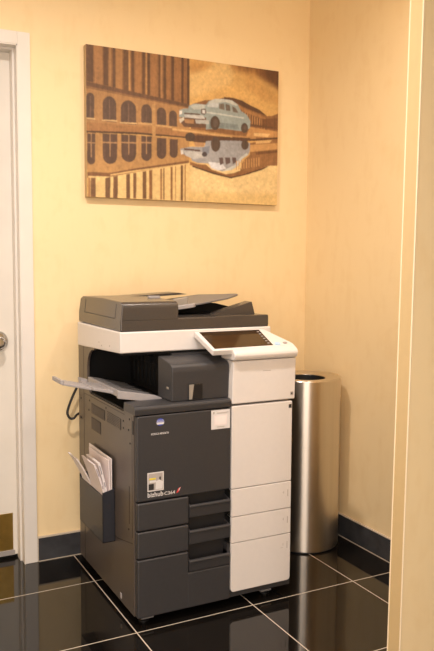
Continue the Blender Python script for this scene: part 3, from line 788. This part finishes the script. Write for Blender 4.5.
part('latch', M['guide'], ec, lambda b: box(b, 0.1478, 0.151, 0.076, 0.092, 0.815, 0.823, 0.001))

# exit tray with two pull-out stages, rising to the left
SL = 0.245
def slope(x): return 0.770 + SL * (0.146 - x)
def tr(c): return Vector((c.x, c.y, c.z + slope(c.x)))
def f(b):
    prism(b, [(0.146, 0.135), (0.146, 0.500), (0.02, 0.500), (-0.012, 0.485), (-0.012, 0.165), (-0.002, 0.135)], 'z', -0.020, 0.004, 0.003, 2, fn=tr, mi=0)
    prism(b, [(0.140, 0.150), (0.140, 0.490), (0.025, 0.490), (-0.004, 0.480), (-0.004, 0.172), (0.002, 0.150)], 'z', 0.0035, 0.0055, fn=tr, mi=1)
    for k in range(4):
        y = 0.215 + k * 0.075
        prism(b, rounded(-0.005, 0.135, y, y + 0.012, 0.005, 3), 'z', 0.005, 0.008, fn=tr, mi=1)
et = part('exit_tray', [M['tray'], M['traytop']], cp, f)
def f(b):
    prism(b, rounded(-0.088, 0.02, 0.190, 0.370, 0.012), 'z', -0.016, -0.005, 0.002, 2, fn=tr)
    prism(b, rounded(-0.088, -0.060, 0.33, 0.37, 0.006), 'z', -0.006, 0.006, 0.002, 2, fn=tr)
part('tray_lip', M['tray'], et, lambda b: prism(b, [(-0.016, 0.786), (0.140, 0.760), (0.148, 0.764), (0.149, 0.772), (0.146, 0.778), (0.125, 0.787), (-0.016, 0.814)], 'y', 0.130, 0.146, 0.002, 2))
te = part('tray_extension', M['tray'], et, f)
def f(b):
    prism(b, rounded(-0.192, -0.07, 0.205, 0.315, 0.012), 'z', -0.018, -0.009, 0.002, 2, fn=tr)
    prism(b, rounded(-0.198, -0.182, 0.205, 0.315, 0.006), 'z', -0.016, -0.002, 0.002, 2, fn=tr)
part('tray_extension', M['tray'], et, f)

# paper drawers: charcoal left half with a grip, white right half
xg_ = 0.2055
def drawer(z0, z1, g0, g1, c0, c1, last=False):
    def f(b):
        x0, xg, xr = L + 0.004, 0.2055, 0.3715
        y = F - 0.006
        box(b, x0, xg, y, 0.070, z0, z1, 0.006, 3)
        if last:
            box(b, xg - 0.006, xr, y, 0.070, z0, g0 + 0.001, 0.005, 3)
            box(b, xr - 0.008, R_ - 0.002, F + 0.002, 0.070, z0, c1, 0.003)
    d = part('paper_drawer', M['char'], cp, f)
    # hollow behind the grip
    def f(b):
        za, zb = (z0 if not last else g0 - 0.004), min(z1, 0.4395)
        box(b, xg_ - 0.004, 0.3770, 0.068, 0.074, za, zb)
        box(b, 0.3700, 0.3730, F, 0.070, za, zb)
    part('grip_recess', M['void'], d, f)  # hollow coloured black to stand for its shade
    def f(b):
        # grip: a rail along the top with a shield sloping back below it, held by two cheeks
        prism(b, [(F + 0.006, g0), (F - 0.006, g0 + 0.004), (F - 0.008, g1 - 0.010), (F - 0.011, g1 - 0.005), (F - 0.009, g1), (F - 0.003, g1 + 0.0015), (F + 0.004, g1), (F + 0.004, g1 - 0.006), (F + 0.010, g0)], 'x', 0.2075, 0.3690, 0.0012, 1)
        for x in (0.2070, 0.3635):
            prism(b, [(F - 0.006, g1 - 0.012), (F - 0.004, g1 + 0.001), (0.066, g1 + 0.010), (0.066, g0 + 0.004), (F + 0.010, g0)], 'x', x, x + 0.006, 0.001, 1)
    part('handle', M['char'], d, f)
    def f(b):
        if last:
            pts = arc(0.6280 - 0.012, c0 + 0.012, 0.012, 270, 360) + [(0.6280, c1), (0.3735, c1)] + arc(0.3735 + 0.012, c0 + 0.012, 0.012, 180, 270)
            prism(b, pts, 'y', F - 0.009, F + 0.004, 0.002, 2)
        else:
            box(b, 0.3735, 0.6280, F - 0.009, 0.060, c0, c1, 0.002)
    w = part('drawer_cover', M['white'], d, f); w['label'] = 'white right half of the drawer front'
    def f(b):
        z = c1 - 0.040
        y = F - 0.0093
        box(b, 0.6120, 0.6147, y, y + 0.001, z - 0.016, z + 0.010)
        box(b, 0.5945, 0.5962, y, y + 0.001, z - 0.004, z + 0.006)
        box(b, 0.5840, 0.5962, y, y + 0.001, z - 0.012, z - 0.0108) if last else box(b, 0.5895, 0.5940, y, y + 0.001, z + 0.001, z + 0.0022)
    part('size_mark', M['inkgrey'], w, f)
drawer(0.3425, 0.4400, 0.3590, 0.4065, 0.3395, 0.4400)
drawer(0.2440, 0.3385, 0.2620, 0.3140, 0.2415, 0.3370)
drawer(0.0330, 0.2400, 0.1620, 0.2060, 0.0570, 0.2390, True)

# white right-hand covers
tc_ = part('right_front_cover', M['white'], cp, lambda b: box(b, 0.3735, 0.6290, F - 0.007, 0.066, 0.4425, 0.7455, 0.003, 2))
def f(b):
    prism(b, [(0.3735, 0.7530), (0.6400, 0.7530), (0.6430, 0.9080), (0.3790, 0.9080), (0.3745, 0.83)], 'y', F - 0.006, 0.102, 0.004, 2)
uc = part('upper_right_cover', M['white'], cp, f)
part('key_label', [M['inkgrey'], M['inkdark']], uc, lambda b: (box(b, 0.6195, 0.6315, F - 0.0068, F - 0.005, 0.7680, 0.7810), box(b, 0.6225, 0.6285, F - 0.0072, F - 0.0062, 0.7710, 0.7770, mi=1)))
part('key_label', M['inkdark'], tc_, lambda b: box(b, 0.6130, 0.6250, F - 0.0078, F - 0.005, 0.7200, 0.7340))
part('emblem', M['inkgrey'], uc, lambda b: box(b, 0.500, 0.534, F - 0.0064, F - 0.005, 0.8655, 0.8675))

# tilted touch panel on a white console
def pz(y): return 0.9540 + (y - 0.03) * 0.40
def pt(c): return Vector((c.x, c.y - (c.z) * 0.37, c.z * 0.93 + pz(c.y)))
def f(b):
    prism(b, [(0.288, 0.160), (0.580, 0.160), (0.596, 0.128), (0.641, 0.046), (0.640, 0.022), (0.297, 0.022)], 'z', -0.022, 0.0, 0.004, 3, fn=pt)
    # rounded front lip over the upper cover
    prism(b, [(0.110, 0.968), (0.040, 0.9560), (0.022, 0.9490), (0.010, 0.9420), (0.004, 0.9330), (0.004, 0.9240), (0.010, 0.9130), (0.020, 0.9095), (0.110, 0.9095)], 'x', 0.3735, 0.6410, 0.006, 3)
    box(b, 0.40, 0.60, 0.08, 0.168, 0.909, 0.965, 0.003)
ct = part('control_panel', M['white'], cp, f)
# screen glass and key strip lie in the tilted face
def f(b): prism(b, [(0.3040, 0.1505), (0.5560, 0.1505), (0.5500, 0.036), (0.3075, 0.032)], 'z', -0.001, 0.0012, fn=pt)
part('touch_screen', M['glass'], ct, f)
for k in range(6):
    y = 0.134 - k * 0.0170
    xr = 0.5485 + (y - 0.036) * 0.06
    part('button', M['key'], ct, lambda b: prism(b, rounded(xr - 0.016, xr - 0.007, y - 0.0028, y + 0.0028, 0.0012, 2), 'z', 0.001, 0.0026, fn=pt))
part('start_button', M['blue'], ct, lambda b: prism(b, [(0.573 + 0.0125 * math.cos(t * PI / 8), 0.0415 + 0.0100 * math.sin(t * PI / 8)) for t in range(16)], 'z', -0.001, 0.0035, fn=pt))['label'] = 'pale blue start button'
part('power_button', M['key'], ct, lambda b: prism(b, [(0.608 + 0.009 * math.cos(t * PI / 8), 0.046 + 0.006 * math.sin(t * PI / 8)) for t in range(16)], 'z', -0.001, 0.0025, fn=pt))

# scanner and document feeder
def f(b): prism(b, [(0.170, 0.937), (0.170, 1.012), (0.678, 1.010), (0.678, 0.915), (0.60, 0.917)], 'x', 0.006, 0.622, 0.005, 3)
su = part('scanner_unit', M['white'], cp, f)
for (y, z) in [(0.40, 0.955), (0.37, 0.945), (0.28, 0.953)]:
    part('screw_hole', M['inkgrey'], su, lambda b: cyl(b, (0.0052, y, z), (0.008, y, z), 0.003, 10))
def f(b):
    box(b, 0.010, 0.614, 0.174, 0.670, 1.0125, 1.0560, 0.005, 3)
    box(b, 0.383, 0.612, 0.1735, 0.20, 1.0130, 1.0575, 0.003)
    box(b, 0.3660, 0.3690, 0.1732, 0.18, 1.0150, 1.0540)
df = part('document_feeder', M['grey'], cp, f)
def f(b):
    # domed left housing: sloped flank, rounded top front edge
    prof = [(0.1735, 1.050), (0.1735, 1.098), (0.178, 1.110), (0.192, 1.117), (0.40, 1.122), (0.64, 1.117), (0.665, 1.108), (0.670, 1.050)]
    def sl(c): return Vector((c.x + (0.008 * (c.z - 1.05) / 0.07 if c.x < 0.1 else 0), c.y, c.z))
    prism(b, prof, 'x', 0.010, 0.232, 0.004, 3, fn=sl)
fc = part('feeder_cover', M['grey'], df, f)
def f(b):
    # joint of the jam door in the left flank
    for (ya, yb, za, zb) in ((0.235, 0.590, 1.0550, 1.0580), (0.2330, 0.2358, 1.0550, 1.108), (0.5892, 0.592, 1.0550, 1.108)):
        prism(b, [(ya, za), (yb, za), (yb, zb), (ya, zb)], 'x', 0.0094, 0.0125, fn=lambda c: Vector((c.x + 0.008 * (c.z - 1.05) / 0.07, c.y, c.z)))
part('panel_joint', M['black'], fc, f)
part('hinge_cover', M['grey'], fc, lambda b: prism(b, [(0.10, 1.116), (0.30, 1.128), (0.38, 1.131), (0.42, 1.1245), (0.22, 1.114)], 'y', 0.50, 0.60, 0.002))
part('open_lever', M['tray'], fc, lambda b: box(b, 0.185, 0.232, 0.34, 0.36, 1.118, 1.1285, 0.003))
# original tray rising to the right
def zt(x): return 1.090 + (x - 0.27) * 0.115
def tt(c): return Vector((c.x, c.y, c.z + zt(c.x)))
def f(b): prism(b, [(0.225, 0.255), (0.36, 0.255), (0.50, 0.295), (0.580, 0.360), (0.592, 0.385), (0.588, 0.405), (0.55, 0.47), (0.50, 0.575), (0.225, 0.575)], 'z', -0.004, 0.002, 0.0015, 1, fn=tt)
it = part('document_tray', M['traytop'], df, f)
part('tray_rim', M['tray'], it, lambda b: prism(b, [(0.236, 0.250), (0.330, 0.250), (0.345, 0.262), (0.236, 0.262)], 'z', -0.010, 0.005, 0.002, 1, fn=tt))
def f(b):
    prism(b, [(0.258, 0.275), (0.316, 0.275), (0.316, 0.290), (0.258, 0.290)], 'z', 0.001, 0.030, 0.002, 1, fn=tt)
    prism(b, [(0.258, 0.275), (0.316, 0.275), (0.316, 0.330), (0.258, 0.330)], 'z', 0.001, 0.004, 0.001, 1, fn=tt)
part('paper_guide', M['guide'], it, f)
part('paper_guide', M['guide'], it, lambda b: prism(b, [(0.258, 0.540), (0.316, 0.540), (0.316, 0.555), (0.258, 0.555)], 'z', 0.001, 0.030, 0.002, 1, fn=tt))
# output stop of the feeder: a wedge rising to the right
part('output_wedge', M['grey'], df, lambda b: prism(b, [(0.395, 1.0540), (0.585, 1.104), (0.600, 1.0540)], 'y', 0.255, 0.310, 0.002))
part('output_bed', M['black'], df, lambda b: box(b, 0.232, 0.46, 0.26, 0.60, 1.0555, 1.0590, 0.001))
part('tray_support', M['void'], df, lambda b: prism(b, [(0.24, 1.056), (0.24, 1.082), (0.36, 1.094), (0.48, 1.094), (0.565, 1.074), (0.59, 1.056)], 'y', 0.36, 0.60, 0.002))

# feet
for x in (0.052, 0.530):
    part('foot_clip', M['traytop'], cp, lambda b: box(b, x - 0.023, x + 0.023, F + 0.001, 0.058, 0.0255, 0.0325, 0.002))
for (x, y) in ((0.055, 0.075), (0.55, 0.075)):
    part('levelling_foot', M['black'], cp, lambda b: (cyl(b, (x, y, 0.004), (x, y, 0.042), 0.008, 14), cyl(b, (x, y, 0.0), (x, y, 0.006), 0.018, 18)))
for (x, y) in ((0.07, 0.60), (0.58, 0.60), (0.07, 0.16), (0.58, 0.16)):
    def f(b):
        cyl(b, (x - 0.012, y, 0.021), (x + 0.012, y, 0.021), 0.021, 18); box(b, x - 0.016, x + 0.016, y - 0.012, y + 0.016, 0.026, 0.042, 0.002)
    part('caster', M['black'], cp, f)
# document pocket on the left flank
PX0 = -0.040
def f(b):
    y0, y1, z0, z1 = 0.236, 0.515, 0.238, 0.436
    box(b, PX0, PX0 + 0.003, y0, y1, z0, 0.414, 0.0008)
    prism(b, [(PX0, z0), (L - 0.0005, z0), (L - 0.0005, z1), (PX0, 0.424)], 'y', y0, y0 + 0.003, 0.0006)
    prism(b, [(PX0, z0), (L - 0.0005, z0), (L - 0.0005, z1), (PX0, 0.424)], 'y', y1 - 0.003, y1, 0.0006)
    box(b, PX0, L - 0.0005, y0, y1, z0, z0 + 0.003, 0.0006)
    box(b, L - 0.003, L - 0.0004, y0, y1, z0, z1, 0.0006)
part('document_pocket', M['navy'], cp, f)['label'] = 'dark open-topped document pocket'
# mains cable looping out behind the copier
part('power_cord', M['cable'], cp, lambda b: tube(b, spline([(0.045, B - 0.01, 0.765), (0.02, 0.70, 0.748), (0.000, 0.705, 0.715), (-0.022, 0.705, 0.665), (-0.032, 0.704, 0.630), (-0.022, 0.702, 0.607), (-0.006, 0.700, 0.606), (0.008, 0.695, 0.622), (0.03, B - 0.01, 0.64)], 8), 0.0052, 10))

# ------------------------------------------------------------------ leaflets in the pocket
def leaflet(label, prof, y0, y1, th, mat, prints=()):
    """A folded leaflet standing in the pocket; prof is its outer face seen from the front (x, z)."""
    P = spline([(x, 0, z) for x, z in prof], 16)
    P = [(p.x, p.z) for p in P]
    bm = bmesh.new()
    def sheet(d0, d1, ya, yb, mi=0, za=-1, zb=9):
        q = [p for p in P if za <= p[1] <= zb]
        prism(bm, [(x + d0, z) for x, z in q] + [(x + d1, z) for x, z in q[::-1]], 'y', ya, yb, mi=mi)
    n = max(2, int(th / 0.0022))
    for k in range(n):                                   # leaves with a hairline of air between them
        sheet(th * (k + 0.06) / n, th * (k + 0.94) / n, y0 + 0.0006 * (k % 2), y1)
    sheet(0, th, y1 - 0.0015, y1)
    for (za, zb, a, c) in prints:
        sheet(th * a, th * c, y0 - 0.0005, y0 + 0.001, 1, za, zb)
    o = obj('leaflet', bm, [mat, M['print']], None, origin=(prof[0][0], (y0 + y1) / 2, prof[0][1]))
    return tag(o, label, 'leaflet', 'leaflets in the document pocket')
leaflet('tallest white leaflet, upright against the flank of the copier at the back of the pocket', [(-0.0045, 0.2425), (-0.0045, 0.40), (-0.0045, 0.546)], 0.240, 0.500, 0.0030, M['paper'])
leaflet('white leaflet just in front of the tallest one, its near edge beside the dark gap', [(-0.0100, 0.2425), (-0.0110, 0.41), (-0.0150, 0.540)], 0.243, 0.470, 0.0044, M['paperb'])
leaflet('thick white booklet with dark printed marks on its edge, middle of the leaning stack', [(-0.0205, 0.2425), (-0.0235, 0.33), (-0.0265, 0.414), (-0.038, 0.475), (-0.053, 0.534)], 0.246, 0.386, 0.0094, M['paper'], [(0.49, 0.525, 0.25, 0.6), (0.44, 0.462, 0.4, 0.75)])
leaflet('outermost white booklet with dark printed marks, leaning furthest out of the stack', [(-0.0285, 0.2430), (-0.0315, 0.33), (-0.0350, 0.414), (-0.050, 0.475), (-0.071, 0.532)], 0.240, 0.386, 0.0070, M['paperb'], [(0.485, 0.515, 0.3, 0.7), (0.437, 0.452, 0.3, 0.7)])
leaflet('single loose leaflet bent outwards over the pocket rim towards the wall', [(-0.0365, 0.262), (-0.0365, 0.340), (-0.0368, 0.414), (-0.046, 0.438), (-0.060, 0.466), (-0.074, 0.492), (-0.092, 0.520)], 0.390, 0.495, 0.0066, M['paper'])

# ------------------------------------------------------------------ light
def lamp(name, loc, power, size, col=(1, 0.82, 0.64), spread=None, tilt=(0, 0, 0), shape='DISK'):
    l = bpy.data.lights.new(name, 'AREA'); l.energy = power; l.color = col; l.shape = shape; l.size = size
    if spread: l.spread = math.radians(spread)
    o = bpy.data.objects.new(name, l); COL.objects.link(o); o.location = loc; o.rotation_euler = tilt
    return o
for a in LAMPS: lamp(*a)
for (nm, loc, pw, sx, sy, turn) in FILLS:
    o = lamp(nm, loc, pw, sx, tilt=(PI / 2, 0, math.radians(turn)), col=FILL_COL, shape='RECTANGLE'); o.data.size_y = sy
w = bpy.data.worlds.new('world'); sc.world = w; w.use_nodes = True
w.node_tree.nodes['Background'].inputs[0].default_value = (1, 0.85, 0.7, 1)
w.node_tree.nodes['Background'].inputs[1].default_value = 0.05

# ------------------------------------------------------------------ camera
f_px, yaw, pitch, roll = 743.83, 0.4782, 0.0898, 0.0069
cy_, sy_, cp_, sp_ = math.cos(yaw), math.sin(yaw), math.cos(pitch), math.sin(pitch)
fw = Vector((sy_ * cp_, cy_ * cp_, -sp_)); rt = Vector((cy_, -sy_, 0)); up = rt.cross(fw)
r = rt * math.cos(roll) + up * math.sin(roll); u = -rt * math.sin(roll) + up * math.cos(roll)
cam = bpy.data.cameras.new('camera'); co = bpy.data.objects.new('camera', cam); COL.objects.link(co)
cam.sensor_fit = 'HORIZONTAL'; cam.sensor_width = 36; cam.lens = f_px * 36 / 434; cam.clip_start = 0.05
co.matrix_world = Matrix(((r.x, u.x, -fw.x, -0.8821), (r.y, u.y, -fw.y, -2.2788), (r.z, u.z, -fw.z, 1.2717), (0, 0, 0, 1)))
sc.camera = co

vs = sc.view_settings
vs.view_transform = 'Standard'; vs.look = 'None'; vs.gamma = 1; vs.use_curve_mapping = False
vs.exposure = EXPOSURE
sc.cycles.use_denoising = True
sc.cycles.max_bounces = 10; sc.cycles.diffuse_bounces = 6
